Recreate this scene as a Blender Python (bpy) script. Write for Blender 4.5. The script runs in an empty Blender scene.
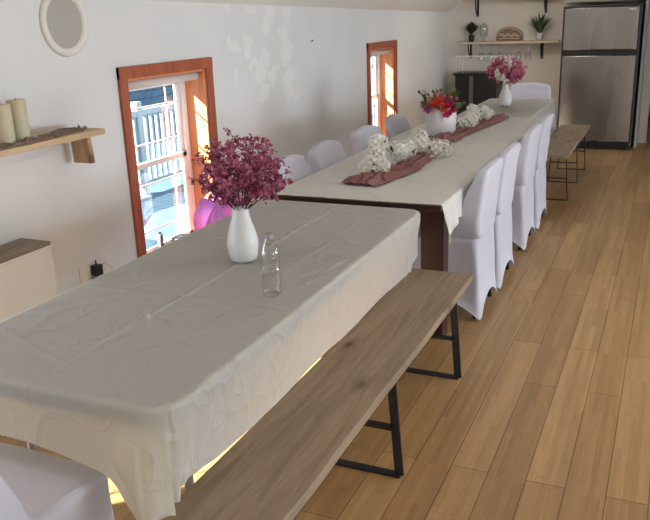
import bpy, bmesh, math, random
from mathutils import Vector, Matrix, noise
C = bpy.context.scene.collection
PI = math.pi
rnd = random.Random(7)

# ------------------------------------------------------------------ helpers
def link(name, me, mat=None, parent=None):
    o = bpy.data.objects.new(name, me); C.objects.link(o)
    if mat and me: me.materials.append(mat)
    if parent: o.parent = parent
    return o

def obj(name, bm, mat, parent=None, smooth=False, bevel=0, solid=0, sub=0):
    bmesh.ops.recalc_face_normals(bm, faces=bm.faces)
    me = bpy.data.meshes.new(name); bm.to_mesh(me); bm.free()
    if smooth: me.shade_smooth()
    o = link(name, me, mat, parent)
    if solid:
        m = o.modifiers.new('s', 'SOLIDIFY'); m.thickness = solid; m.offset = -1
    if bevel:
        m = o.modifiers.new('b', 'BEVEL'); m.width = bevel; m.segments = 2; m.limit_method = 'ANGLE'
    if sub:
        m = o.modifiers.new('u', 'SUBSURF'); m.levels = sub; m.render_levels = sub
    return o

def tag(o, label=None, cat=None, group=None, kind=None):
    if label: o['label'] = label
    if cat: o['category'] = cat
    if group: o['group'] = group
    if kind: o['kind'] = kind
    return o

def thing(name, label, cat, loc=(0, 0, 0), rz=0, group=None):
    o = bpy.data.objects.new(name, None); C.objects.link(o)
    o.empty_display_size = .05
    o.location = loc; o.rotation_euler = (0, 0, rz)
    return tag(o, label, cat, group)

def copy_tree(o, loc=None, rz=None, label=None, parent=None):
    kids = list(o.children)
    c = o.copy(); C.objects.link(c)
    c.parent = parent
    if loc is not None: c.location = loc
    if rz is not None: c.rotation_euler = (0, 0, rz)
    if label: c['label'] = label
    for k in kids: copy_tree(k, parent=c)
    return c

def nb(): return bmesh.new()

def box(bm, x0, x1, y0, y1, z0, z1, M=None):
    v = [bm.verts.new((x, y, z)) for x in (x0, x1) for y in (y0, y1) for z in (z0, z1)]
    if M is not None:
        for q in v: q.co = M @ q.co
    for f in ((0, 1, 3, 2), (4, 6, 7, 5), (0, 4, 5, 1), (2, 3, 7, 6), (0, 2, 6, 4), (1, 5, 7, 3)):
        bm.faces.new([v[i] for i in f])
    return bm

def boxo(name, b, mat, parent=None, bevel=.003, smooth=False):
    return obj(name, box(nb(), *b), mat, parent, bevel=bevel, smooth=smooth)

def bar(bm, p, q, w, h, up=(0, 0, 1)):
    """rectangular bar from p to q, w across, h along up"""
    p, q, up = Vector(p), Vector(q), Vector(up)
    d = (q - p).normalized(); s = d.cross(up).normalized(); u = s.cross(d)
    vs = []
    for c in (p, q):
        for a, b in ((-1, -1), (1, -1), (1, 1), (-1, 1)):
            vs.append(bm.verts.new(c + s * a * w / 2 + u * b * h / 2))
    for f in ((0, 1, 2, 3), (7, 6, 5, 4), (0, 4, 5, 1), (1, 5, 6, 2), (2, 6, 7, 3), (3, 7, 4, 0)):
        bm.faces.new([vs[i] for i in f])
    return bm

def tube(bm, pts, r, n=8, r1=None):
    pts = [Vector(p) for p in pts]; rings = []
    N = len(pts)
    for i, p in enumerate(pts):
        d = (pts[min(i + 1, N - 1)] - pts[max(i - 1, 0)]).normalized()
        a = d.orthogonal().normalized() if i == 0 else (rings[-1][1] - d * rings[-1][1].dot(d)).normalized()
        b = d.cross(a)
        rr = r if r1 is None else r + (r1 - r) * i / max(1, N - 1)
        rings.append(([bm.verts.new(p + (a * math.cos(t) + b * math.sin(t)) * rr) for t in [2 * PI * k / n for k in range(n)]], a))
    for (A, _), (B, _) in zip(rings, rings[1:]):
        for k in range(n): bm.faces.new((A[k], A[(k + 1) % n], B[(k + 1) % n], B[k]))
    bm.faces.new(rings[0][0][::-1]); bm.faces.new(rings[-1][0])
    return bm

def lathe(bm, prof, n=32, c=(0, 0, 0), cap=True):
    """prof: list of (r, z)"""
    rings = []
    for r, z in prof:
        rings.append([bm.verts.new((c[0] + r * math.cos(2 * PI * k / n), c[1] + r * math.sin(2 * PI * k / n), c[2] + z)) for k in range(n)])
    for A, B in zip(rings, rings[1:]):
        for k in range(n): bm.faces.new((A[k], A[(k + 1) % n], B[(k + 1) % n], B[k]))
    if cap:
        bm.faces.new(rings[0][::-1]); bm.faces.new(rings[-1])
    return bm

def ball(bm, c, r, seg=10, sc=(1, 1, 1), nz=0, seed=0):
    M = Matrix.Translation(c) @ Matrix.Diagonal((r * sc[0], r * sc[1], r * sc[2], 1))
    q = bmesh.ops.create_uvsphere(bm, u_segments=seg, v_segments=max(5, seg * 2 // 3), radius=1, matrix=M)
    if nz:
        for v in q['verts']:
            v.co += (v.co - Vector(c)) * nz * noise.noise(v.co * (2 / r) * .6 + Vector((seed, 0, 0)))
    return bm

# ------------------------------------------------------------------ materials
def mat(name, col=(.8, .8, .8), rough=.6, metal=0, spec=.5, trans=0, sheen=0):
    m = bpy.data.materials.new(name); m.use_nodes = True
    b = m.node_tree.nodes['Principled BSDF']
    b.inputs['Base Color'].default_value = (*col, 1); b.inputs['Roughness'].default_value = rough
    b.inputs['Metallic'].default_value = metal; b.inputs['Specular IOR Level'].default_value = spec
    if trans: b.inputs['Transmission Weight'].default_value = trans
    if sheen: b.inputs['Sheen Weight'].default_value = sheen
    return m

class NT:
    def __init__(s, m):
        s.t = m.node_tree; s.n = s.t.nodes; s.b = s.n['Principled BSDF']; s.out = s.n['Material Output']
    def add(s, typ, **kw):
        q = s.n.new(typ)
        for k, v in kw.items():
            if k in q.inputs: q.inputs[k].default_value = v
            else: setattr(q, k, v)
        return q
    def l(s, a, b): s.t.links.new(a, b)
    def coords(s, scale=(1, 1, 1), rot=(0, 0, 0), loc=(0, 0, 0)):
        c = s.add('ShaderNodeTexCoord'); mp = s.add('ShaderNodeMapping')
        mp.inputs['Scale'].default_value = scale; mp.inputs['Rotation'].default_value = rot; mp.inputs['Location'].default_value = loc
        s.l(c.outputs['Object'], mp.inputs['Vector']); return mp.outputs['Vector']
    def noise(s, vec, scale=5, detail=4, rough=.5, dist=0):
        q = s.add('ShaderNodeTexNoise'); q.inputs['Scale'].default_value = scale
        q.inputs['Detail'].default_value = detail; q.inputs['Roughness'].default_value = rough
        q.inputs['Distortion'].default_value = dist
        s.l(vec, q.inputs['Vector']); return q.outputs['Fac']
    def ramp(s, fac, stops):
        q = s.add('ShaderNodeValToRGB'); e = q.color_ramp.elements
        while len(e) > 1: e.remove(e[-1])
        e[0].position = stops[0][0]; e[0].color = (*stops[0][1], 1)
        for p, c in stops[1:]:
            k = e.new(p); k.color = (*c, 1)
        s.l(fac, q.inputs['Fac']); return q.outputs['Color']
    def mix(s, a, b, fac=.5, mode='MIX'):
        q = s.add('ShaderNodeMix'); q.data_type = 'RGBA'; q.blend_type = mode
        for sock, val in ((q.inputs[6], a), (q.inputs[7], b)):
            if isinstance(val, tuple): sock.default_value = (*val, 1)
            else: s.l(val, sock)
        if isinstance(fac, (int, float)): q.inputs[0].default_value = fac
        else: s.l(fac, q.inputs[0])
        return q.outputs[2]
    def math(s, op, a, b=None):
        q = s.add('ShaderNodeMath'); q.operation = op
        for i, v in enumerate((a, b)):
            if v is None: continue
            if isinstance(v, (int, float)): q.inputs[i].default_value = v
            else: s.l(v, q.inputs[i])
        return q.outputs[0]
    def bump(s, h, strength=.3, dist=.01):
        q = s.add('ShaderNodeBump'); q.inputs['Strength'].default_value = strength; q.inputs['Distance'].default_value = dist
        s.l(h, q.inputs['Height']); s.l(q.outputs['Normal'], s.b.inputs['Normal'])

def noisy(name, c1, c2, scale=20, rough=.6, bump=0, stretch=(1, 1, 1), metal=0, spec=.4, dist=.004):
    m = mat(name, c1, rough, metal, spec); t = NT(m)
    v = t.coords(stretch); f = t.noise(v, scale, 5)
    t.l(t.ramp(f, [(.3, c1), (.7, c2)]), t.b.inputs['Base Color'])
    if bump: t.bump(f, bump, dist)
    return m

# walls
def wall_mat(name, patches=None):
    m = mat(name, (.72, .70, .66), .75, 0, .3); t = NT(m)
    v = t.coords()
    f = t.noise(v, 1.3, 3)
    col = t.ramp(f, [(.3, (.68, .685, .68)), (.7, (.74, .735, .72))])
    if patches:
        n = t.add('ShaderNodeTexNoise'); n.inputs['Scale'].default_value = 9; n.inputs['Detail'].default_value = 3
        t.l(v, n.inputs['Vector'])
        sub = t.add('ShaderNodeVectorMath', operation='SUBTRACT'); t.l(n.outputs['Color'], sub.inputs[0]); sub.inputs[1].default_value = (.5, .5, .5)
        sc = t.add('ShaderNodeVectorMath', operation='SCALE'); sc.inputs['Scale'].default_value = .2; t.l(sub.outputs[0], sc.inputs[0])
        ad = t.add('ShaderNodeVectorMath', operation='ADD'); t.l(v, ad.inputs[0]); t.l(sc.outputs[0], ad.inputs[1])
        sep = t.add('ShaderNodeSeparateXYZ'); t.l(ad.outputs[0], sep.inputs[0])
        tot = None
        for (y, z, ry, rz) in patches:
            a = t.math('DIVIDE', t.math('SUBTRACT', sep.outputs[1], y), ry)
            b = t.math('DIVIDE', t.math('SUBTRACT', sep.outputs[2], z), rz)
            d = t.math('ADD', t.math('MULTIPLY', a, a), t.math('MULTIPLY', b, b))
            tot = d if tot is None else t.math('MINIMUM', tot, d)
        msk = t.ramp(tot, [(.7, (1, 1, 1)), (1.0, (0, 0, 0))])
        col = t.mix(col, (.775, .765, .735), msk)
    t.l(col, t.b.inputs['Base Color'])
    t.bump(t.noise(v, 90, 3), .12, .002)
    return m

def floor_mat():
    m = mat('bamboo_floor', (.4, .25, .12), .38, 0, .4); t = NT(m)
    c = t.add('ShaderNodeTexCoord'); sep = t.add('ShaderNodeSeparateXYZ'); t.l(c.outputs['Object'], sep.inputs[0])
    cmb = t.add('ShaderNodeCombineXYZ'); t.l(sep.outputs[1], cmb.inputs[0])
    t.l(t.math('ADD', sep.outputs[0], .223 + .139 * 40), cmb.inputs[1])
    def brick(w, h, off, mortar, c1, c2, cm, sq=1):
        b = t.add('ShaderNodeTexBrick'); b.offset = off; b.offset_frequency = 2 if sq == 1 else 3; b.squash = 1
        t.l(cmb.outputs[0], b.inputs['Vector'])
        b.inputs['Scale'].default_value = 1; b.inputs['Brick Width'].default_value = w; b.inputs['Row Height'].default_value = h
        b.inputs['Mortar Size'].default_value = mortar; b.inputs['Mortar Smooth'].default_value = .1
        b.inputs['Color1'].default_value = (*c1, 1); b.inputs['Color2'].default_value = (*c2, 1); b.inputs['Mortar'].default_value = (*cm, 1)
        b.inputs['Bias'].default_value = 0
        return b
    pl = brick(1.25, .139, .37, .0016, (.40, .25, .112), (.29, .168, .07), (.10, .05, .02))
    st = brick(.62, .0232, .41, 0, (1.12, 1.11, 1.09), (.86, .84, .81), (1, 1, 1), 3)
    gr = t.noise(t.coords((60, 1.6, 1)), 2.5, 5, .6)
    g2 = t.ramp(gr, [(.3, (.80, .77, .74)), (.7, (1.12, 1.12, 1.12))])
    nod = t.noise(t.coords((5, 22, 1)), 3, 2)
    n2 = t.ramp(nod, [(.28, (.72, .66, .6)), (.36, (1, 1, 1))])
    col = t.mix(pl.outputs['Color'], st.outputs['Color'], 1, 'MULTIPLY')
    col = t.mix(col, g2, .8, 'MULTIPLY'); col = t.mix(col, n2, .6, 'MULTIPLY')
    t.l(col, t.b.inputs['Base Color'])
    t.l(t.ramp(gr, [(.2, (.34, .34, .34)), (.8, (.48, .48, .48))]), t.b.inputs['Roughness'])
    inv = t.math('SUBTRACT', 1, pl.outputs['Fac']); t.bump(inv, .35, .0015)
    return m

def wood_mat(name, ca, cb, axis='y', rough=.6, scale=1, knots=True, spec=.3, bump=.2):
    m = mat(name, ca, rough, 0, spec); t = NT(m)
    st = {'y': (14, 1, 14), 'x': (1, 14, 14), 'z': (14, 14, 1)}[axis]
    v = t.coords(tuple(s * scale for s in st))
    f = t.noise(v, 1.6, 6, .62, .9)
    fine = t.noise(t.coords(tuple(s * scale * 5 for s in st)), 2.2, 4, .7)
    col = t.ramp(f, [(.28, ca), (.48, tuple((a + b) / 2 for a, b in zip(ca, cb))), (.62, cb), (.75, tuple((a * .6 + b * .4) for a, b in zip(ca, cb)))])
    col = t.mix(col, t.ramp(fine, [(.3, (.82, .8, .78)), (.7, (1.08, 1.08, 1.08))]), .7, 'MULTIPLY')
    if knots:
        vo = t.add('ShaderNodeTexVoronoi'); vo.inputs['Scale'].default_value = 1
        ks = {'y': (5, 2.2, 5), 'x': (2.2, 5, 5), 'z': (5, 5, 2.2)}[axis]
        t.l(t.coords(ks), vo.inputs['Vector'])
        k = t.ramp(vo.outputs['Distance'], [(.04, (.35, .27, .2)), (.10, (.8, .76, .7)), (.2, (1, 1, 1))])
        col = t.mix(col, k, .9, 'MULTIPLY')
    t.l(col, t.b.inputs['Base Color'])
    if bump: t.bump(f, bump, .002)
    return m

def cloth_mat(name, col, transl=(.9, .85, .65), tf=.35, wr=.5, scale=6, ridge=0.):
    m = mat(name, col, .8, 0, .2, sheen=.1); t = NT(m)
    v = t.coords()
    w = t.noise(v, scale, 4, .55, 1.5)
    w2 = t.noise(t.coords((1, 3, 1), (0, 0, .5)), scale * 1.3, 3, .5, .6)
    h = t.math('ADD', w, w2)
    for sc_, am, st_, ro in ((2.2, 5, (1, .6, 1), .5), (3.1, 4, (.5, 1.2, 1), -.6), (7, 2.2, (1, 1, 1), 1.2)):
        rg = t.math('ABSOLUTE', t.math('SUBTRACT', t.noise(t.coords(st_, (0, 0, ro)), sc_, 2, .4, .4), .5))
        h = t.math('ADD', h, t.math('MULTIPLY', t.math('SUBTRACT', .03, t.math('MINIMUM', rg, .03)), am * ridge))
    t.bump(h, wr, .02)
    if tf:
        tr = t.add('ShaderNodeBsdfTranslucent'); tr.inputs['Color'].default_value = (*transl, 1)
        mx = t.add('ShaderNodeMixShader'); mx.inputs[0].default_value = tf
        t.l(t.b.outputs[0], mx.inputs[1]); t.l(tr.outputs[0], mx.inputs[2]); t.l(mx.outputs[0], t.out.inputs['Surface'])
    return m

def thin_glass(name, tint=(.95, .98, 1), gl=.08, rough=.02, edge=.55):
    m = mat(name); t = NT(m)
    tr = t.add('ShaderNodeBsdfTransparent'); tr.inputs['Color'].default_value = (*tint, 1)
    g = t.add('ShaderNodeBsdfGlossy'); g.inputs['Roughness'].default_value = rough
    lw = t.add('ShaderNodeLayerWeight'); lw.inputs['Blend'].default_value = .3
    fac = t.math('ADD', t.math('MULTIPLY', lw.outputs['Facing'], edge), gl)
    mx = t.add('ShaderNodeMixShader'); t.l(fac, mx.inputs[0])
    t.l(tr.outputs[0], mx.inputs[1]); t.l(g.outputs[0], mx.inputs[2]); t.l(mx.outputs[0], t.out.inputs['Surface'])
    return m

PATCH = [(4.683, 1.494, 0.045, 0.069), (4.77, 1.458, 0.087, 0.037), (4.722, 1.727, 0.052, 0.018), (5.021, 1.707, 0.064, 0.038), (5.325, 1.702, 0.087, 0.075), (5.246, 1.583, 0.07, 0.076), (5.598, 1.684, 0.068, 0.073), (5.509, 1.545, 0.084, 0.086), (5.566, 1.391, 0.112, 0.106), (4.955, 1.504, 0.064, 0.041), (4.93, 1.433, 0.078, 0.048), (5.013, 1.354, 0.065, 0.049), (5.188, 1.381, 0.1, 0.057), (5.149, 1.284, 0.099, 0.1), (5.356, 1.301, 0.073, 0.024), (5.31, 1.21, 0.072, 0.079), (5.161, 1.105, 0.093, 0.068), (4.742, 1.257, 0.03, 0.044), (5.561, 1.18, 0.113, 0.083), (5.596, 1.053, 0.079, 0.055), (5.698, 1.022, 0.045, 0.026)]  # ellipses mixed paler into the left wall colour, outlines broken by noise
M = dict(
    wall=wall_mat('painted_wall'), wall_patchy=wall_mat('painted_wall_pale_patches', PATCH),
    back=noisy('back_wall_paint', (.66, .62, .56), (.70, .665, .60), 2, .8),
    ceil=noisy('ceiling_paint', (.80, .77, .71), (.84, .81, .75), 2, .8),
    floor=floor_mat(),
    bench=wood_mat('weathered_bench_plank', (.19, .135, .088), (.31, .23, .155), 'y', .62),
    shelf=wood_mat('shelf_wood', (.52, .36, .21), (.66, .49, .31), 'y', .55),
    cedar=wood_mat('orange_cedar_board', (.66, .22, .085), (.80, .34, .15), 'z', .5),
    casing=wood_mat('red_brown_casing', (.30, .075, .036), (.44, .125, .06), 'z', .4, knots=False),
    dark=wood_mat('dark_mahogany', (.026, .009, .007), (.045, .016, .012), 'z', .3, knots=False, bump=0),
    black=noisy('black_metal', (.012, .012, .013), (.02, .02, .022), 40, .45),
    vinyl=mat('white_vinyl', (.85, .86, .86), .35),
    cloth1=cloth_mat('grey_white_tablecloth', (.545, .515, .575), (.96, .985, .77), .52, .55, 3, 5.),
    cloth2=cloth_mat('cream_tablecloth', (.78, .765, .71), (.9, .85, .7), .25, .5, 4, 4.),
    spandex=cloth_mat('white_stretch_cover', (.58, .575, .64), (.85, .85, .95), .15, .12, 5),
    gauze=cloth_mat('mauve_gauze', (.45, .205, .185), (.5, .2, .18), .25, .9, 40),
    ceramic=mat('white_ceramic', (.66, .655, .64), .35),
    plastic=thin_glass('clear_plastic', (.93, .94, .94), .10, .08),
    pane=thin_glass('window_glass', (.97, .99, 1), .0, .01, .2),
    glass=thin_glass('drinking_glass', (.92, .93, .92), .15, .05),
    steel=None, rail=mat('painted_rail', (.19, .24, .28), .6),
)
def steel():
    m = mat('brushed_steel', (.34, .33, .31), .28, .95, .5); t = NT(m)
    f = t.noise(t.coords((2, 2, .25)), 2, 2)
    t.l(t.ramp(f, [(.3, (.33, .32, .30)), (.7, (.42, .405, .38))]), t.b.inputs['Base Color'])
    t.l(t.ramp(f, [(.3, (.24, .24, .24)), (.7, (.3, .3, .3))]), t.b.inputs['Roughness'])
    t.bump(t.noise(t.coords((2.2, 1, 1.5)), 1.2, 1), .05, .01)
    return m
M['steel'] = steel()

# ------------------------------------------------------------------ room
XL, YB, XR, YF = -2.8, 10.35, 2.8, -2.6
def zt(y): return 1.765 - (y - 4) * .0195          # top of the knee wall
W = [(3.54, 4.36, .20, 1.352), (7.375, 8.12, .20, 1.31), (.45, 1.95, .06, 1.5), (-1.6, -.1, .06, 1.5)]   # openings in the left wall; last two unseen, added to let sun in
def wall_with_holes(x0, x1, holes, top, y0=YF, y1=YB):
    bm = nb()
    hs = sorted(holes); y = y0
    def seg(a, b, z0, z1a, z1b):
        v = [bm.verts.new(p) for p in ((x0, a, z0), (x0, b, z0), (x0, b, z1b), (x0, a, z1a), (x1, a, z0), (x1, b, z0), (x1, b, z1b), (x1, a, z1a))]
        for f in ((0, 1, 2, 3), (7, 6, 5, 4), (0, 4, 5, 1), (2, 6, 7, 3), (1, 5, 6, 2), (0, 3, 7, 4)): bm.faces.new([v[i] for i in f])
    for a, b, c, d in hs:
        seg(y, a, 0, top(y), top(a)); seg(a, b, 0, c, c); seg(a, b, d, top(a), top(b)); y = b
    seg(y, y1, 0, top(y), top(y1))
    return bm
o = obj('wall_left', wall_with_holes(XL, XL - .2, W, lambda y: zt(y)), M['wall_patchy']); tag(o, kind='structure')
WR = [(.2, 1.3, .3, 1.4), (3.4, 4.5, .3, 1.4), (6.6, 7.7, .3, 1.4)]
o = obj('wall_right', wall_with_holes(XR, XR + .2, WR, lambda y: zt(y)), M['wall']); tag(o, kind='structure')
o = boxo('floor', (XL - .2, XR + .2, YF - .2, 13.2, -.1, 0), M['floor'], bevel=0); tag(o, kind='structure')
PK = 3.35
bm = nb()
for s in (-1, 1):
    xe = XR * s
    for dz in (0, .12):
        pass
    a = [(xe + .2*s, YF - .2, zt(YF) - .115), (xe + .2*s, YB + .2, zt(YB) - .115), (0, YB + .2, PK - .1), (0, YF - .2, PK)]
    vs = [bm.verts.new(p) for p in a] + [bm.verts.new((p[0], p[1], p[2] + .12)) for p in a]
    for f in ((0, 1, 2, 3), (4, 5, 6, 7), (0, 1, 5, 4), (1, 2, 6, 5), (2, 3, 7, 6), (3, 0, 4, 7)): bm.faces.new([vs[i] for i in f])
o = obj('ceiling', bm, M['ceil']); tag(o, kind='structure')
def gable(y0, y1, x0, x1, zc=None, name='wall_back', m='back', z0=0):
    bm = nb()
    ze, pk = zt(y0) , PK - .02
    top = lambda x: ze + (pk - ze) * (1 - abs(x) / XR)
    xs = [x0] + ([0] if x0 < 0 < x1 else []) + [x1]
    for y in (y0, y1): pass
    A = [bm.verts.new((x0, y0, z0)), bm.verts.new((x1, y0, z0))] + [bm.verts.new((x, y0, top(x))) for x in reversed(xs)]
    B = [bm.verts.new((v.co.x, y1, v.co.z)) for v in A]
    bm.faces.new(A); bm.faces.new(B[::-1])
    for i in range(len(A)): j = (i + 1) % len(A); bm.faces.new((A[i], B[i], B[j], A[j]))
    return tag(obj(name, bm, M[m]), kind='structure')
gable(YB, YB + .12, XL, -.30, name='wall_back')
gable(YB, YB + .12, .62, XR, name='wall_back_right')
bm = nb(); box(bm, -.30, .62, YB, YB + .12, 2.05, 3.2); tag(obj('wall_back_lintel', bm, M['back']), kind='structure')
gable(YF - .12, YF, XL, XR, name='wall_front', m='wall')
# doorway to a dark room right of the refrigerator
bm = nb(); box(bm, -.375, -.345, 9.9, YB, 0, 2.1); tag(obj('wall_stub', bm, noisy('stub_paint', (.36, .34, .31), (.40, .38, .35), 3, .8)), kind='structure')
d = thing('door_1', None, None); d['kind'] = 'structure'
boxo('door_casing', (-.345, -.25, YB - .03, YB, 0, 2.1), mat('casing_cream', (.45, .41, .33), .5), d)
boxo('door_casing', (.60, .70, YB - .03, YB, 0, 2.1), M['vinyl'], d)
for nm, b in (('wall_hall_left', (-.42, -.30, YB + .12, 13.1, 0, 2.5)), ('wall_hall_right', (.62, .74, YB + .12, 13.1, 0, 2.5)), ('wall_hall_end', (-.42, .74, 13.1, 13.2, 0, 2.5)), ('ceiling_hall', (-.42, .74, YB + .12, 13.2, 2.5, 2.6))):
    tag(boxo(nm, b, M['wall'], bevel=0), kind='structure')
# bulkhead over the refrigerator
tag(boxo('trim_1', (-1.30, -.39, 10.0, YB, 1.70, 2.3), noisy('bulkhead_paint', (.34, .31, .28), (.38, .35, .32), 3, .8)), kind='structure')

# ------------------------------------------------------------------ windows
def window(n, y0, y1, z0, z1, full=True):
    w = thing('window_%d' % n, None, None); w['kind'] = 'structure'
    cw = .068
    bm = nb()
    box(bm, XL, XL + .022, y0 - cw, y0, z0 - cw, z1 + cw); box(bm, XL, XL + .022, y1, y1 + cw, z0 - cw, z1 + cw)
    box(bm, XL, XL + .024, y0 - cw, y1 + cw, z1, z1 + cw); box(bm, XL, XL + .03, y0 - cw, y1 + cw, z0 - cw, z0)
    obj('casing', bm, M['casing'], w, bevel=.004)
    bm = nb(); t = .014
    box(bm, XL - .17, XL, y0, y0 + t, z0, z1); box(bm, XL - .17, XL, y1 - t, y1, z0, z1); box(bm, XL - .17, XL, y0, y1, z1 - t, z1); box(bm, XL - .17, XL, y0, y1, z0, z0 + t)
    obj('reveal', bm, M['cedar'], w)
    xa, xb = XL - .195, XL - .15
    a, b, c, e = y0 + t, y1 - t, z0 + t, z1 - t
    bm = nb(); f = .045
    box(bm, xa, xb, a, a + f, c, e); box(bm, xa, xb, b - f, b, c, e); box(bm, xa, xb, a, b, c, c + .025); box(bm, xa, xb, a, b, e - f, e)
    obj('window_frame', bm, M['vinyl'], w, bevel=.004)
    zm = .80 if n < 3 else (c + e) / 2
    for nm, za, zb, x in (('lower_sash', c + .025, zm + .018, xb - .022), ('upper_sash', zm - .018, e - f, xa + .006)):
        bm = nb(); s = .042; ya, yb = a + f, b - f
        x2 = x + .016
        box(bm, x, x2, ya, ya + s, za, zb); box(bm, x, x2, yb - s, yb, za, zb); box(bm, x, x2, ya, yb, za, za + s * .8); box(bm, x, x2, ya, yb, zb - s * .8, zb)
        so = obj(nm, bm, M['vinyl'], w, bevel=.003)
        bm = nb(); mg = .10; q = .005
        xm = x + .008
        for yy in (ya + s + mg, yb - s - mg): box(bm, xm - .003, xm + .003, yy - q, yy + q, za + s, zb - s)
        for zz in ((zb - s - mg,) if nm == 'upper_sash' and n == 9 else (zb - s - mg, za + s + mg)): box(bm, xm - .003, xm + .003, ya + s, yb - s, zz - q, zz + q)
        obj('muntin', bm, M['vinyl'], so)
        boxo('pane', (xm - .001, xm + .001, ya + s, yb - s, za + s * .8, zb - s * .8), M['pane'], so, bevel=0)
    # rolled blind under the head
    bm = nb(); tube(bm, [(XL - .06, a + .005, e - .03), (XL - .06, b - .005, e - .03)], .026, 14)
    obj('rolled_blind', bm, mat('blind_fabric_%d' % n, (.62, .62, .60), .8), w, smooth=True)
for i, q in enumerate(W): window(i + 1, *q)
def plain_window(n, y0, y1, z0, z1):
    w = thing('window_%d' % n, None, None); w['kind'] = 'structure'
    bm = nb(); f = .05
    xa, xb = XR + .05, XR + .1
    box(bm, xa, xb, y0, y0 + f, z0, z1); box(bm, xa, xb, y1 - f, y1, z0, z1); box(bm, xa, xb, y0, y1, z0, z0 + f); box(bm, xa, xb, y0, y1, z1 - f, z1)
    box(bm, xa, xb, y0, y1, (z0 + z1) / 2 - .02, (z0 + z1) / 2 + .02)
    obj('window_frame', bm, M['vinyl'], w)
for i, q in enumerate(WR): plain_window(i + 5, *q)

# recessed round cover near the ceiling
rw = thing('round_vent', 'white round wall vent ring with a blank grey disc, high on the left wall', 'vent', (XL, 3.115, 1.665))
bm = nb(); lathe(bm, [(.125, 0), (.128, .012), (.145, .02), (.163, .016), (.166, 0)], 48)
r1 = obj('ring', bm, noisy('ring_white', (.74, .71, .66), (.77, .74, .69), 8, .45), rw, smooth=True); r1.rotation_euler = (0, PI / 2, 0)
bm = nb(); lathe(bm, [(.128, 0), (.128, .006), (.0005, .008)], 48)
r2 = obj('disc', bm, noisy('disc_grey', (.40, .38, .33), (.43, .41, .36), 6, .6), rw); r2.rotation_euler = (0, PI / 2, 0)

# ------------------------------------------------------------------ outside
snow = noisy('blue_snow', (.045, .095, .14), (.075, .13, .175), 3, .8, .4, dist=.05)
tag(boxo('snowy_ground', (-40, -3.05, -25, 60, -.62, -.5), snow, bevel=0), kind='structure', label='blue frosted ground outside the windows')
bm = nb()
for k in range(7):
    for j in range(50):
        pass
dk = thing('deck_railing', 'white picket deck railing seen through the windows', 'railing', (-6.2, 0, -.5))
bm = nb(); box(bm, -.04, .04, 0, 26, 1.02, 1.09); box(bm, -.03, .03, 0, 26, .12, .18); obj('rail', bm, M['rail'], dk)
bm = nb()
for k in range(216): box(bm, -.018, .018, .1 + k * .12, .136 + k * .12, .15, 1.04)
o = obj('pickets', bm, M['rail'], dk); o['kind'] = 'stuff'
for k in range(14):
    boxo('post', (-.05, .05, k * 2 - .05, k * 2 + .05, 0, 1.2), M['rail'], dk)
hs = thing('neighbouring_house', 'pale blue sided house beyond the deck railing', 'house', (-16, 14, -.5))
sd = mat('blue_siding', (.2, .33, .45), .7); t_ = NT(sd)
wv = t_.add('ShaderNodeTexWave'); wv.bands_direction = 'Z'; wv.inputs['Scale'].default_value = 1.6; t_.l(t_.coords(), wv.inputs['Vector'])
t_.l(t_.ramp(wv.outputs['Fac'], [(.05, (.06, .11, .16)), (.2, (.11, .18, .24))]), t_.b.inputs['Base Color'])
boxo('wall', (-3, 3, -9, 14, 0, 3.2), sd, hs, bevel=0)
bm = nb(); vs = [bm.verts.new(p) for p in ((3.5, -9.5, 3.1), (3.5, 14.5, 3.1), (0, 14.5, 5.2), (0, -9.5, 5.2), (-3.5, 14.5, 3.1), (-3.5, -9.5, 3.1))]
bm.faces.new((vs[0], vs[1], vs[2], vs[3])); bm.faces.new((vs[3], vs[2], vs[4], vs[5])); bm.faces.new((vs[0], vs[3], vs[5])); bm.faces.new((vs[1], vs[4], vs[2])); bm.faces.new((vs[0], vs[5], vs[4], vs[1]))
obj('roof', bm, mat('frosted_roof', (.17, .20, .23), .8), hs)
for k in range(5):
    boxo('window', (3, 3.05, -7 + k * 4, -5.8 + k * 4, .9, 2.2), mat('dark_glass_%d' % k, (.2, .3, .4), .1), hs)
for k in range(5):
    ball(bm := nb(), (0, 0, 0), .5, 16, (1.6, 1.6, .5), .3, k)
    o = obj('snow_heap', bm, snow, smooth=True); o.location = (-4.3 - .35 * (k % 2), 3.4 + k * 1.6, -.45)
    tag(o, 'low heap of blue-white snow on the deck outside', 'snow heap', 'snow heaps on the deck')

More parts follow.
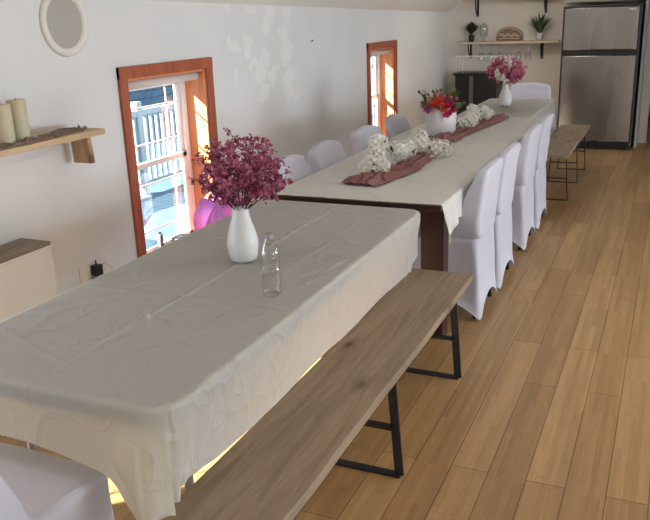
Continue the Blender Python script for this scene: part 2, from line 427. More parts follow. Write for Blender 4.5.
# ------------------------------------------------------------------ tablecloths
def rrect(x0, x1, y0, y1, r, n):
    """n points round a rounded rectangle; returns (x, y, nx, ny, cornerness)"""
    cx, cy, a, b = (x0 + x1) / 2, (y0 + y1) / 2, (x1 - x0) / 2 - r, (y1 - y0) / 2 - r
    segs = [(2 * b), (PI / 2 * r), (2 * a), (PI / 2 * r)] * 2
    P = sum(segs); out = []
    for k in range(n):
        s = P * k / n; i = 0
        while s > segs[i]: s -= segs[i]; i += 1
        if i == 0: p = (cx + a + r, cy - b + s, 1, 0)
        elif i == 1: t = s / r; p = (cx + a + r * math.cos(t), cy + b + r * math.sin(t), math.cos(t), math.sin(t))
        elif i == 2: p = (cx + a - s, cy + b + r, 0, 1)
        elif i == 3: t = PI / 2 + s / r; p = (cx - a + r * math.cos(t), cy + b + r * math.sin(t), math.cos(t), math.sin(t))
        elif i == 4: p = (cx - a - r, cy + b - s, -1, 0)
        elif i == 5: t = PI + s / r; p = (cx - a + r * math.cos(t), cy - b + r * math.sin(t), math.cos(t), math.sin(t))
        elif i == 6: p = (cx - a + s, cy - b - r, 0, -1)
        else: t = 1.5 * PI + s / r; p = (cx + a + r * math.cos(t), cy - b + r * math.sin(t), math.cos(t), math.sin(t))
        dx, dy = (a + r) - abs(p[0] - cx), (b + r) - abs(p[1] - cy)
        d = math.hypot(dx, dy) if True else 0
        out.append((*p, math.exp(-(max(dx, dy) / .115) ** 2)))
    return out

def tablecloth(name, x0, x1, y0, y1, zt_, hem, m, r=.05, n=720, creases=(), seed=0, corner_drop=.24, wave=.012, top_amp=.003, cside=False):
    P = rrect(x0, x1, y0, y1, r, n)
    cx, cy = (x0 + x1) / 2, (y0 + y1) / 2
    bm = nb(); rings = []
    def topz(x, y):
        z = zt_ + top_amp * noise.noise(Vector((x * 5, y * 5, seed))) + top_amp * .6 * noise.noise(Vector((x * 16, y * 9, seed + 4)))
        for (ax, ay, bx, by, h, w) in creases:
            dx, dy = bx - ax, by - ay; L = math.hypot(dx, dy)
            t = ((x - ax) * dx + (y - ay) * dy) / L; q = ((x - ax) * dy - (y - ay) * dx) / L + .012 * noise.noise(Vector((t * 4, ax, ay)))
            e = max(0, min(1, min(t, L - t) / .08 + .0))
            z += h * e * math.exp(-(q / w) ** 2)
        return z
    K = 90
    hx, hy = (x1 - x0) / 2, (y1 - y0) / 2
    inset_max = min(hx, hy) - .004
    for k in range(K):
        ins = inset_max * (1 - k / (K - 1))
        ring = []
        for (x, y, nx, ny, c) in P:
            # inset towards the medial line keeps rings rectangular
            sx = (hx - ins) / hx; sy = (hy - ins) / hy
            X, Y = cx + (x - cx) * sx, cy + (y - cy) * sy
            e = 1 if k < K - 1 else 0
            ring.append(bm.verts.new((X, Y, topz(X, Y) if k < K - 2 else zt_)))
        rings.append(ring)
    J = 26
    hemz = [hem(p) for p in P]
    for j in range(1, J + 1):
        t = j / J; ring = []
        for i, (x, y, nx, ny, c) in enumerate(P):
            s = i / n * 2 * ((x1 - x0) + (y1 - y0))
            h = zt_ - hemz[i] + corner_drop * c * (max(0, min(1, -ny * 1.6 - .3)) if cside else 1)
            # edge roll then fall
            if j <= 4:
                a = PI / 2 * j / 4; rr = .012
                off = rr * math.sin(a); dz = rr * (1 - math.cos(a))
            else:
                tt = (j - 4) / (J - 4)
                dz = .012 + (h - .012) * tt
                f = max(0, (dz - .045)) / .4
                off = .012 + f * (.008 + wave * 1.3 * noise.noise(Vector((s * 3.2, seed, .3 * tt))) + wave * .8 * noise.noise(Vector((s * 9, seed + 3, tt)))) \
                    + f * c * .022 * (1 + 1.3 * math.sin(s * 75 + seed))
                off += .004 * noise.noise(Vector((s * 14 + dz * 9, dz * 14, seed))) * min(1, f * 5)
                off = max(off, .006)
                if cside and nx > .7: off = .012 - .055 * min(1, f / .62) + (off - .012) * .35
            ring.append(bm.verts.new((x + nx * off, y + ny * off, zt_ - dz)))
        rings.append(ring)
    for A, B in zip(rings, rings[1:]):
        for k in range(n): bm.faces.new((A[k], A[(k + 1) % n], B[(k + 1) % n], B[k]))
    bmesh.ops.remove_doubles(bm, verts=bm.verts, dist=.0004)
    return obj(name, bm, m, smooth=True)

# foreground folding table and its cloth
T1 = (-1.905, -1.05, 1.345, 3.44)
t1 = thing('folding_table', 'foreground folding table hidden under the smooth grey-white cloth', 'table', (-1.48, 2.4, 0))
x0, x1, y0, y1 = T1
def roundtop(x0, x1, y0, y1, r, za, zb):
    bm = nb(); P = rrect(x0, x1, y0, y1, r, 160)
    A = [bm.verts.new((p[0], p[1], za)) for p in P]; B = [bm.verts.new((p[0], p[1], zb)) for p in P]
    bm.faces.new(A[::-1]); bm.faces.new(B)
    for i in range(160): j = (i + 1) % 160; bm.faces.new((A[i], A[j], B[j], B[i]))
    return bm
obj('tabletop', roundtop(x0 - t1.location.x + .002, x1 - t1.location.x - .002, y0 - 2.4 + .002, y1 - 2.4 - .002, .07, .69, .7435), mat('folding_top', (.45, .44, .42), .5), t1)
for sx in (-1, 1):
    for sy in (-1, 1):
        bm = nb(); tube(bm, [(sx * .3, sy * .82, 0), (sx * .3, sy * .82, .695)], .014, 10)
        obj('leg', bm, mat('leg_grey', (.25, .25, .25), .4, .6), t1, smooth=True)
def hem1(p):
    x, y, nx, ny, c = p
    if ny < -.7: return .562 + .015 * math.sin(x * 11)
    if nx > .7: return .453 + .035 * math.exp(-((y - 1.42) / .15) ** 2) + .006 * math.sin(y * 9)
    return .52
rc = random.Random(3)
cr = [(-1.87, 1.62, -1.42, 1.45, .005, .010), (-1.47, 1.40, -1.47, 3.4, .0045, .009), (-1.26, 1.5, -1.26, 3.4, .002, .006), (-1.69, 1.6, -1.69, 3.4, .003, .006), (-1.88, 2.02, -1.07, 2.06, .0045, .009), (-1.88, 2.72, -1.07, 2.74, .0045, .009)]
for k in range(40):
    a = rc.uniform(-1.85, -1.12); b = rc.uniform(1.45, 3.3); an = rc.gauss(1.2, .5); L = rc.uniform(.12, .4)
    cr.append((a, b, min(-1.08, max(-1.88, a + L * math.cos(an))), min(3.4, b + L * math.sin(an)), rc.uniform(.002, .005), .008))
o = tablecloth('tablecloth', *T1, .748, hem1, M['cloth1'], r=.07, n=900, creases=cr, seed=1, corner_drop=.40, cside=True)
tag(o, 'smooth grey-white tablecloth on the foreground table, reaching past its rounded corner', 'tablecloth')

# long dark dining table
T2 = (-1.93, -.985, 3.545, 6.80)
t2 = thing('dining_table', 'long dark mahogany dining table under a cream cloth and mauve runner', 'table', (-1.457, 5.17, 0))
boxo('tabletop', (T2[0] - t2.location.x, T2[1] - t2.location.x, T2[2] - 5.17, T2[3] - 5.17, .715, .745), M['dark'], t2, bevel=.004)
boxo('apron', (-.40, .40, -1.55, 1.55, .62, .715), M['dark'], t2)
for sy in (-1, 1):
    for sx in (-1, 1):
        boxo('leg', (sx * .405 - .06, sx * .405 + .06, sy * 1.49 - .05, sy * 1.49 + .05, 0, .715), M['dark'], t2)
bm = nb()   # cloth: grid over top plus hanging sides
def cloth2(xa, xb, ya, yb, z, m, seed, tip):
    bm = nb(); nx_, ny_ = 150, 420
    L = .15
    G = []
    for j in range(ny_ + 1):
        y = ya + (yb - ya) * j / ny_; row = []
        for i in range(nx_ + 1):
            u = (xa - L) + (xb - xa + 2 * L) * i / nx_
            d = max(0, xa - u, u - xb); s = 1 if u > xb else -1
            px = min(max(u, xa), xb); drop = d
            yy = y
            wob = .0022 * noise.noise(Vector((u * 6, y * 6, seed))) + .0018 * noise.noise(Vector((u * 20, y * 11, seed)))
            for g in (-1.62, -1.46, -1.3, -1.12): wob += .002 * math.exp(-((u - g + .02 * noise.noise(Vector((y, g, 0)))) / .008) ** 2)
            for g in (4.1, 4.7, 5.35, 6.0, 6.5): wob += .002 * math.exp(-((y - g) / .008) ** 2)
            if drop <= 0: X, Z = u, z + .004 + wob
            else:
                k = min(drop / .012, 1) * PI / 2
                f = max(0, drop - .015)
                dd = drop * (1 + tip * math.exp(-((y - ya - .10) / .07) ** 2) * .6) if s > 0 else drop * .8
                X = px + s * (.008 * math.sin(k) + f * .05 + f * .10 * math.sin(y * 22 + 2 * math.sin(y * 5)))
                Z = z + .004 - .006 * (1 - math.cos(k)) - max(0, dd - .008)
                if tip and s > 0: yy = y + f * .5 * math.exp(-((y - ya) / .15) ** 2)
            row.append(bm.verts.new((X, yy, Z)))
        G.append(row)
    for A, B in zip(G, G[1:]):
        for i in range(nx_): bm.faces.new((A[i], A[i + 1], B[i + 1], B[i]))
    o = obj('tablecloth', bm, m, smooth=True)
    return o
o = cloth2(-1.93, -.985, 3.55, 6.84, .745, M['cloth2'], 5, 1)
tag(o, 'creased cream tablecloth on the long dark table, under the mauve runner', 'tablecloth')

# far table with its cloth
T3 = (-1.80, -1.13, 6.88, 8.42)
t3 = thing('folding_table', 'far folding table under a pale cloth, beyond the runner end', 'table', (-1.465, 7.65, 0))
obj('tabletop', roundtop(-.333, .333, -.768, .768, .05, .685, .733), bpy.data.materials['folding_top'], t3)
for sx in (-1, 1):
    for sy in (-1, 1):
        bm = nb(); tube(bm, [(sx * .26, sy * .6, 0), (sx * .26, sy * .6, .695)], .014, 10)
        obj('leg', bm, bpy.data.materials['leg_grey'], t3, smooth=True)
o = tablecloth('tablecloth', *T3, .738, lambda p: .40, M['cloth1'], r=.05, n=420, creases=[(-1.79, 7.6, -1.14, 7.62, .004, .008)], seed=9, corner_drop=.2)
tag(o, 'pale tablecloth on the far table, beneath the pink and white bouquet', 'tablecloth')

# ------------------------------------------------------------------ runner
def gauze_strip(name, path, widths, z, m, seed, thick=.006, hgt=.022, parent=None, nu=26, segs=260):
    bm = nb(); G = []
    N = len(path) - 1
    for j in range(segs + 1):
        t = j / segs * N; i = min(int(t), N - 1); f = t - i; f = f * f * (3 - 2 * f)
        p = Vector(path[i]).lerp(Vector(path[i + 1]), f); w = widths[i] * (1 - f) + widths[i + 1] * f
        q = (Vector(path[min(i + 1, N)]) - Vector(path[i])).normalized(); sd_ = Vector((q.y, -q.x))
        row = []
        for k in range(nu + 1):
            u = k / nu * 2 - 1
            ph = u * 9 + 1.6 * noise.noise(Vector((t * .8, u, seed)))
            h = hgt * (.55 + .45 * math.sin(ph * 1.3)) * (1 - abs(u) ** 4) + .03 * noise.noise(Vector((u * 3, t * 3.2, seed + 2))) * (1 - u * u)
            e = min(1, j / 8, (segs - j) / 8)
            off = w / 2 * u * (1 + .25 * noise.noise(Vector((t * 2, seed, 3)))) + .012 * noise.noise(Vector((t * 5, u * 2, seed + 7)))
            X = p + sd_ * off
            row.append(bm.verts.new((X.x, X.y, z + .001 + max(0, h) * (.35 + .65 * e))))
        G.append(row)
    for A, B in zip(G, G[1:]):
        for i in range(nu): bm.faces.new((A[i], A[i + 1], B[i + 1], B[i]))
    o = obj(name, bm, m, parent, smooth=True)
    md = o.modifiers.new('s', 'SOLIDIFY'); md.thickness = .003; md.offset = 1
    return o
o = gauze_strip('table_runner', [(-1.54, 3.85), (-1.52, 3.99), (-1.43, 4.35), (-1.46, 4.8), (-1.50, 5.4), (-1.46, 5.9), (-1.40, 6.3), (-1.31, 6.74)], [.22, .24, .18, .17, .19, .17, .14, .09], .756, M['gauze'], 4, hgt=.036)
tag(o, 'crumpled mauve gauze runner along the long cream-covered table', 'table runner')

# ------------------------------------------------------------------ benches
def bench(label, x0, x1, y0, y1, zt_, th, legs, mid, w, hh, splay=.02):
    cx, cy = (x0 + x1) / 2, (y0 + y1) / 2
    b = thing('bench', label, 'bench', (cx, cy, 0))
    bm = nb(); box(bm, x0 - cx, x1 - cx, y0 - cy, y1 - cy, zt_ - th, zt_)
    bmesh.ops.subdivide_edges(bm, edges=[e for e in bm.edges if abs(e.verts[0].co.y - e.verts[1].co.y) > .5], cuts=30)
    for v in bm.verts: v.co.x += .003 * noise.noise(Vector((v.co.x * 3, v.co.y * 4, v.co.z)))
    obj('seat_plank', bm, M['bench'], b, bevel=.005)
    for ly in legs:
        bm = nb(); hw = (x1 - x0) / 2 - .012; y = ly - cy; h = zt_ - th
        for s in (-1, 1): bar(bm, (s * (hw - splay), y, h), (s * hw, y, hh / 2), w, hh, (0, 1, 0))
        bar(bm, (-hw - hh / 2, y, hh / 2), (hw + hh / 2, y, hh / 2), w if False else hh, w, (0, 1, 0)) if False else box(bm, -hw - hh / 2, hw + hh / 2, y - w / 2, y + w / 2, 0, hh)
        box(bm, -hw + splay, hw - splay, y - w / 2, y + w / 2, h - hh, h)
        o = obj('leg', bm, M['black'], b, bevel=.0015)
        o2 = obj('crossbar', box(nb(), -hw + splay * .5, hw - splay * .5, y - w / 2, y + w / 2, mid - hh / 2, mid + hh / 2), M['black'], b)
    return b
bench('long grey-brown plank bench on black metal legs beside the foreground table', -1.095, -.79, 1.30, 3.44, .45, .034, (2.36, 3.22), .20, .034, .010, .03)
bench('short grey-brown bench on thin black wire legs, near the refrigerator', -1.07, -.765, 6.72, 8.6, .45, .028, (6.97, 7.74, 8.42), .2, .010, .010, .03)

# ------------------------------------------------------------------ covered chairs
def make_chair(label, seed=0):
    """faces +x; origin on the floor at the centre of the seat"""
    t = thing('banquet_chair', label, 'chair')
    bm = nb(); n = 96; rings = []
    def ring(x0, x1, w, r, zf, pinch=0, arch=0, bow=0):
        P = rrect(x0, x1, -w / 2, w / 2, r, n); out = []
        cx = (x0 + x1) / 2
        for (x, y, nx, ny, c) in P:
            fx = (x - x0) / (x1 - x0) * 2 - 1; fy = y / (w / 2)
            m_ = 1 - (abs(fy) ** 2.2 if abs(nx) > abs(ny) else abs(fx) ** 2.2)   # 0 at corners, 1 mid side
            m_ = max(0, m_)
            X = x - nx * pinch * m_ + (bow * (1 - fy * fy) if bow else 0); Y = y - ny * pinch * m_
            out.append(bm.verts.new((X, Y, zf(fx, fy) + arch * m_)))
        rings.append(out)
    xb, xf = -.235, .225
    lv = [(0, 1.0, .115), (.03, .985, .095), (.07, .97, .07), (.12, .955, .04), (.2, .94, .012), (.3, .935, 0), (.38, .94, 0), (.43, .955, 0)]
    for z, s, arch in lv:
        w = .47 * s; q = z / .43
        ring(xb - .03 * (1 - q), xf + .02 * (1 - q), w, .028, lambda a, b, z=z: z, .028 * math.sin(PI * min(1, z / .46)) + .004, arch * 1.0)
    ring(xb, xf - .002, .452, .035, lambda a, b: .455)
    ring(xb - .002, xf - .012, .436, .035, lambda a, b: .466)
    ring(xb - .004, xf - .10, .415, .04, lambda a, b: .47)
    ring(xb - .008, xf - .26, .425, .03, lambda a, b: .476)
    ring(xb - .008, xb + .17, .45, .028, lambda a, b: .50 , 0)
    for z, w, th, lean in ((.56, .46, .155, -.006), (.62, .462, .135, -.010), (.68, .462, .11, -.014), (.74, .46, .088, -.020), (.79, .45, .068, -.028)):
        ring(xb + lean, xb + lean + th, w, .02, lambda a, b, z=z: z, 0, 0, -.012)
    for z, w, th, dr in ((.832, .445, .062, .0), (.858, .415, .055, .0), (.869, .36, .036, .0)):
        ring(xb - .034, xb - .034 + th, w, .014, lambda a, b, z=z: z - .02 * b * b, 0, 0, -.012)
    for A, B in zip(rings, rings[1:]):
        for k in range(n): bm.faces.new((A[k], A[(k + 1) % n], B[(k + 1) % n], B[k]))
    bm.faces.new(rings[-1])
    for v in bm.verts:
        f = noise.noise(v.co * 5 + Vector((seed, 0, 0))) * .006
        v.co.x += f; v.co.y += noise.noise(v.co * 6 + Vector((0, seed, 4))) * .006 * (1 if v.co.z > .05 else 0)
    o = obj('seat_cover', bm, M['spandex'], t, smooth=True)
    for sx in (xb + .015, xf - .025):
        for s in (-1, 1):
            b2 = nb(); tube(b2, [(sx, s * .19, .004), (sx * .95, s * .18, .44)], .012, 8)
            obj('leg', b2, M['black'], t, smooth=True)
    return t
XRt = -1.05; XLt = -1.84
c0 = make_chair('white covered chair at the long table, nearest of the four on its right side')
ys_r = [4.16, 4.70, 5.55, 6.14]; ys_l = [4.03, 4.55, 5.27, 5.97]
c0.location = (-1.12, ys_r[0], 0); c0.rotation_euler = (0, 0, PI); c0['group'] = 'covered chairs on the right of the long table'
names = ['', 'second', 'third', 'farthest']
for k in (1, 2, 3):
    copy_tree(c0, (-1.12, ys_r[k], 0), PI, 'white covered chair at the long table, %s from the camera on its right side' % names[k])
ll = ['wrinkled grey-white covered chair at the left of the long table, nearest the wine-coloured flowers',
      'smooth covered chair on the left of the long table, second from the camera',
      'covered chair on the left of the long table, just before the far window',
      'covered chair on the left of the long table, farthest from the camera']
# the first one on the left has a loose gathered cover
cw_ = make_chair(ll[0], 5)
cv = cw_.children[0]
for v in cv.data.vertices:
    if v.co.z > .5:
        f = math.sin(v.co.z * 55 + v.co.y * 14); v.co.x += .008 * f; v.co.z += .006 * math.sin(v.co.y * 26) - .03 * abs(v.co.y) / .2
cw_.location = (-1.80, ys_l[0], 0); cw_.rotation_euler = (0, 0, .12); cw_['group'] = 'covered chairs on the left of the long table'
for k in (1, 2, 3):
    c = copy_tree(c0, (-1.80, ys_l[k], 0), (0, .03, -.04, .05)[k], ll[k]); c['group'] = 'covered chairs on the left of the long table'
c = copy_tree(c0, (-1.45, 8.58, 0), -PI / 2, 'white covered chair at the far end of the far table'); del c['group']
c = copy_tree(c0, (-1.57, 1.225, 0), PI / 2, 'pale lavender covered chair at the near end of the foreground table'); del c['group']

# ------------------------------------------------------------------ vases and flowers
def floret(bm, c, d, r, n=5, cup=.35, mi=0):
    d = Vector(d).normalized(); a = d.orthogonal().normalized(); b = d.cross(a); c = Vector(c)
    o_ = bm.verts.new(c - d * r * .12)
    for k in range(n):
        t0 = 2 * PI * k / n + c.x * 99; hw = PI / n * .92
        p1 = c + (a * math.cos(t0 - hw) + b * math.sin(t0 - hw)) * r * .62 + d * r * cup * .6
        p2 = c + (a * math.cos(t0) + b * math.sin(t0)) * r + d * r * cup
        p3 = c + (a * math.cos(t0 + hw) + b * math.sin(t0 + hw)) * r * .62 + d * r * cup * .6
        f = bm.faces.new((o_, bm.verts.new(p1), bm.verts.new(p2), bm.verts.new(p3))); f.material_index = mi

def petals_mat(name, cs, rough=.7, tf=.3):
    m = mat(name, cs[0], rough, 0, .2); t = NT(m)
    f = t.noise(t.coords(), 45, 2)
    st = [(.32 + .36 * i / max(1, len(cs) - 1), c) for i, c in enumerate(cs)]
    col = t.ramp(f, st); t.l(col, t.b.inputs['Base Color'])
    tr = t.add('ShaderNodeBsdfTranslucent'); t.l(col, tr.inputs['Color']); mx = t.add('ShaderNodeMixShader'); mx.inputs[0].default_value = tf
    t.l(t.b.outputs[0], mx.inputs[1]); t.l(tr.outputs[0], mx.inputs[2]); t.l(mx.outputs[0], t.out.inputs['Surface'])
    return m
PM = dict(
    wine=petals_mat('wine_petals', [(.24, .045, .10), (.44, .11, .20), (.62, .26, .34)]),
    stem=noisy('stem_brown', (.05, .03, .02), (.09, .06, .035), 30, .8),
    green=noisy('leaf_green', (.05, .09, .03), (.12, .17, .06), 25, .6),
    olive=noisy('olive_leaf', (.13, .14, .05), (.24, .22, .09), 30, .7),
    red=petals_mat('coral_red_petals', [(.72, .05, .03), (.85, .16, .09)]),
    hot=petals_mat('hot_pink_petals', [(.55, .02, .12), (.72, .08, .22)]),
    pink=petals_mat('pink_petals', [(.52, .09, .20), (.68, .20, .32), (.75, .34, .42)]),
    blush=petals_mat('blush_petals', [(.62, .34, .36), (.75, .5, .5)]),
    white=petals_mat('white_petals', [(.84, .81, .70), (.92, .91, .86)]),
    peach=petals_mat('peach_petals', [(.75, .38, .2), (.85, .55, .35)]),
)
def branch(base, tip, label, cat, group, m, ntw=9, nf=4, fr=.011, seed=0, name='flowering_branch', spread=.05, start=.35):
    r = random.Random(seed)
    t = thing(name, label, cat, base, 0, group)
    tip = Vector(tip) - Vector(base); L = tip.length
    mid = tip * .5 + Vector((0, 0, L * .10))
    bs = nb(); bl = nb()
    def q(s): return mid * (2 * s * (1 - s)) + tip * (s * s)
    tube(bs, [q(i / 8) for i in range(9)], .0022, 5, .001)
    for k in range(ntw):
        s = start + (1 - start) * (k + r.random()) / ntw; p = q(min(1, s))
        d = Vector((r.gauss(0, 1), r.gauss(0, 1), r.gauss(.15, 1))).normalized()
        e = p + d * r.uniform(.3, 1) * spread * (1.15 - .4 * s)
        tube(bs, [p, (p + e) / 2 + Vector((0, 0, .004)), e], .001, 4)
        for j in range(nf):
            c = p.lerp(e, .35 + .65 * j / max(1, nf - 1)) + Vector((r.gauss(0, .007), r.gauss(0, .007), r.gauss(0, .007)))
            dd = (c.normalized() + Vector((r.gauss(0, .7), r.gauss(0, .7) - .3, r.gauss(0, .7) + .3)))
            floret(bl, c, dd, fr * r.uniform(.7, 1.2), 5, r.uniform(.2, .7))
            if r.random() < .5: ball(bl, c + Vector((r.gauss(0, .008), r.gauss(0, .008), r.gauss(0, .008))), fr * .35, 6)
    obj('stem', bs, PM['stem'], t); o = obj('blossoms', bl, m, t); o['kind'] = 'stuff'
    return t

# bottle-shaped vase on the foreground table
def vase(loc, prof, label, m):
    bm = nb(); inner = [(r - .003, z) for r, z in reversed(prof)]
    inner = [(max(.004, r), max(z, .006)) for r, z in inner]
    lathe(bm, prof + inner, 40)
    o = obj('vase', bm, m, smooth=True); o.location = loc
    return tag(o, label, 'vase')
V1 = (-1.475, 2.47, .7525)
vase(V1, [(.042, 0), (.052, .006), (.058, .035), (.061, .07), (.057, .10), (.047, .135), (.037, .165), (.031, .195), (.031, .222)],
     'tall white bottle vase holding wine-coloured branches on the foreground table', M['ceramic'])
k = 0
for i in range(30):
    th = i * 2.39996; v = (i + .5) / 30
    el = math.asin(.97 - 1.28 * v)     # from the top down to below the horizon
    R_ = .172 + .015 * math.sin(i * 3.1)
    c = Vector((V1[0] + .012, V1[1], 1.098))
    tip = c + Vector((math.cos(th) * math.cos(el) * R_, math.sin(th) * math.cos(el) * R_, math.sin(el) * R_ * .84))
    tip.z = max(tip.z, .985)
    branch((V1[0] + .01 * math.cos(th), V1[1] + .01 * math.sin(th), V1[2] + .185), tip, 'wine-coloured blossoming branch in the tall vase on the foreground table', 'flower branch', 'wine-coloured branches in the tall white vase', PM['wine'], 11, 5, .0108, 100 + i)
branch((V1[0], V1[1], V1[2] + .185), (-1.265, 2.44, 1.055), 'wine-coloured blossoming branch reaching out to the right of the tall vase', 'flower branch', 'wine-coloured branches in the tall white vase', PM['wine'], 7, 5, .011, 177, start=.6)

# water bottle
wb = thing('water_bottle', 'clear ribbed plastic water bottle on the foreground tablecloth', 'bottle', (-1.185, 2.155, .7525))
prof = [(.024, 0), (.031, .004)]
for i in range(14):
    z = .01 + i * .0095; prof += [(.0325, z), (.0305, z + .004)]
prof += [(.032, .144), (.030, .155), (.025, .172), (.0185, .188), (.0145, .198), (.0135, .203)]
bm = nb(); lathe(bm, prof, 32); obj('bottle_body', bm, M['plastic'], wb, smooth=True)
bm = nb(); lathe(bm, [(.0148, .198), (.0152, .2), (.0152, .213), (.014, .215)], 24); obj('cap', bm, mat('cap_grey', (.30, .30, .29), .4), wb)
bm = nb(); lathe(bm, [(.0328, .088), (.0333, .09), (.0333, .096), (.0328, .098)], 32); obj('neck_band', bm, M['plastic'], wb)

# white bucket with red and pink flowers
BK = (-1.59, 5.70, .758)
vase(BK, [(.108, 0), (.112, .004), (.114, .1), (.118, .208), (.115, .21)], 'round white bucket vase of red and pink flowers on the mauve runner', M['ceramic'])
def rose(loc, r, m, label, cat, group, seed):
    t = thing('cut_flower', label, cat, loc, 0, group); rr = random.Random(seed)
    bl = nb(); n_ = Vector((rr.gauss(0, .3), -.6 + rr.gauss(0, .3), .8)).normalized()
    for L_, (rad, cup, np_) in enumerate(((1, .35, 6), (.75, .7, 5), (.5, 1.0, 5), (.28, 1.3, 4))):
        floret(bl, Vector((0, 0, 0)) + n_ * r * .12 * L_ + Vector((.001 * L_, 0, 0)), n_ + Vector((rr.gauss(0, .1), 0, 0)), r * rad, np_, cup)
    obj('blossom', bl, m, t)
    b = nb(); base = Vector((BK[0], BK[1], BK[2] + .05)) - Vector(loc)
    tube(b, [(0, 0, 0), base * .5 + Vector((0, 0, -.01)), base], .002, 5); obj('stem', b, PM['green'], t)
def leafspray(base, tip, label, cat, group, m, seed, w=.012, n=9, ll_=.04, name='leaf_sprig'):
    t = thing(name, label, cat, base, 0, group); rr = random.Random(seed)
    tip = Vector(tip) - Vector(base); bs = nb(); tube(bs, [(0, 0, 0), tip * .5 + Vector((0, 0, .01)), tip], .0015, 5); obj('stem', bs, PM['green'], t)
    bl = nb()
    for k in range(n):
        s = .4 + .6 * k / (n - 1); p = tip * s; d = (tip.normalized() + Vector((rr.gauss(0, .8), rr.gauss(0, .8), rr.gauss(0, .6)))).normalized() * ll_ * rr.uniform(.7, 1.1)
        sd_ = d.cross(Vector((rr.random(), rr.random(), 1))).normalized() * w
        v = [bl.verts.new(x) for x in (p, p + d * .45 + sd_ + Vector((0, 0, .003)), p + d, p + d * .45 - sd_)]
        bl.faces.new(v)
    obj('leaves', bl, m, t)
fl = [(-.10, -.06, .155, .042, 'blush'), (-.055, -.10, .135, .05, 'pink'), (.0, -.10, .175, .056, 'red'), (.035, -.11, .145, .052, 'red'), (.085, -.085, .16, .05, 'hot'), (.105, -.07, .115, .045, 'hot'),
      (.075, -.1, .10, .036, 'hot'), (-.02, -.06, .225, .042, 'blush'), (.06, -.03, .215, .04, 'pink'), (-.08, -.09, .125, .038, 'hot'), (-.03, .03, .2, .045, 'red'), (.08, .04, .19, .045, 'pink'), (-.09, .03, .18, .042, 'peach'), (.03, .08, .17, .04, 'hot')]
nmz = dict(blush='pale blush', pink='pink', red='coral red', hot='hot pink', peach='peach')
for i, (dx, dy, dz, r, c) in enumerate(fl):
    rose((BK[0] + dx, BK[1] + dy, BK[2] + dz + .06), r * 1.22, PM[c], '%s flower in the round white bucket vase' % nmz[c], 'flower', '%s flowers in the white bucket' % nmz[c], 40 + i)
for i in range(30):
    th = i * 2.4; rr_ = .125 + .03 * math.sin(i * 1.7)
    leafspray((BK[0], BK[1], BK[2] + .12), (BK[0] + math.cos(th) * rr_ * 1.1, BK[1] + math.sin(th) * rr_, BK[2] + .255 + .06 * math.cos(i * 2.1)), 'olive green leafy sprig in the round white bucket vase', 'leafy sprig', 'olive sprigs in the white bucket', PM['olive'] if i % 4 else PM['green'], i, .017, 13, .042)

# far vase with pink and white branches
V3 = (-1.505, 7.72, .742)
vase(V3, [(.046, 0), (.056, .006), (.064, .04), (.066, .07), (.058, .105), (.044, .14), (.032, .17), (.026, .195), (.028, .22)],
     'white bottle vase with pink and white blossoms on the far table', M['ceramic'])
for i in range(38):
    th = i * 2.39996; v = (i + .5) / 38; el = math.asin(.97 - 1.25 * v); R_ = .175
    c = Vector((V3[0] + .0, V3[1], 1.075))
    tip = c + Vector((math.cos(th) * math.cos(el) * R_ * 1.02, math.sin(th) * math.cos(el) * R_ * .9, math.sin(el) * R_ * .85)); tip.z = max(tip.z, .985)
    wh = abs(tip.x - c.x - .0) < .085 and tip.y < V3[1] + .05 and i % 2 == 0
    branch((V3[0], V3[1], V3[2] + .185), tip, '%s blossoming branch in the vase on the far table' % ('white' if wh else 'pink'), 'flower branch', '%s branches in the far vase' % ('white' if wh else 'pink'), PM['white'] if wh else PM['pink'], 9, 5, .016, 300 + i)

# white garlands lying along the runner
def garland(label, path, zs, rb, seed):
    r = random.Random(seed); t = thing('flower_garland', label, 'flower garland', (path[0][0], path[0][1], .765))
    o0 = Vector((path[0][0], path[0][1], .765))
    P = [Vector((x, y, z)) - o0 for (x, y), z in zip(path, zs)]
    bs = nb(); tube(bs, P, .003, 6); obj('stem', bs, PM['green'], t)
    for k, p in enumerate(P):
        for q in range(2):
            b = nb(); c = p + Vector((r.gauss(0, .03), r.gauss(0, .03), r.uniform(-.003, .012) + rb * .3)); c.z = max(c.z, rb * .75)
            R_ = rb * r.uniform(.8, 1.1)
            for j in range(34):
                z = 1 - 2 * (j + .5) / 34; a = j * 2.4; n_ = Vector((math.cos(a) * math.sqrt(1 - z * z), math.sin(a) * math.sqrt(1 - z * z), z))
                pp = c + n_ * R_ * (1 + r.gauss(0, .10)) 
                if pp.z < -.002: pp.z = r.uniform(-.002, .01)
                floret(b, pp, n_, .019 * r.uniform(.8, 1.15), 5, .35)
            obj('blossom', b, PM['white'], t)
        bl = nb()
        for j in range(3):
            d = Vector((r.gauss(0, 1), r.gauss(0, 1), r.uniform(.2, 1))).normalized() * rb * 1.7
            sd_ = d.cross(Vector((0, 0, 1))).normalized() * .012
            q0 = Vector((p.x, p.y, max(p.z, .03)))
            bl.faces.new([bl.verts.new(x) for x in (q0, q0 + d * .6 + sd_, q0 + d, q0 + d * .6 - sd_)])
        obj('leaf', bl, PM['green'], t)
garland('white blossom garland lying on the near end of the mauve runner', [(-1.52, 4.12), (-1.57, 4.26), (-1.60, 4.40), (-1.54, 4.46), (-1.47, 4.54), (-1.47, 4.70), (-1.52, 4.92), (-1.40, 4.78), (-1.33, 4.82)], [.80, .84, .88, .82, .80, .82, .84, .79, .78], .048, 5)
garland('white blossom garland lying beyond the white bucket vase', [(-1.50, 5.80), (-1.48, 5.98), (-1.46, 6.14), (-1.44, 6.3), (-1.47, 6.45), (-1.40, 6.5)], [.79, .81, .80, .82, .83, .79], .045, 8)

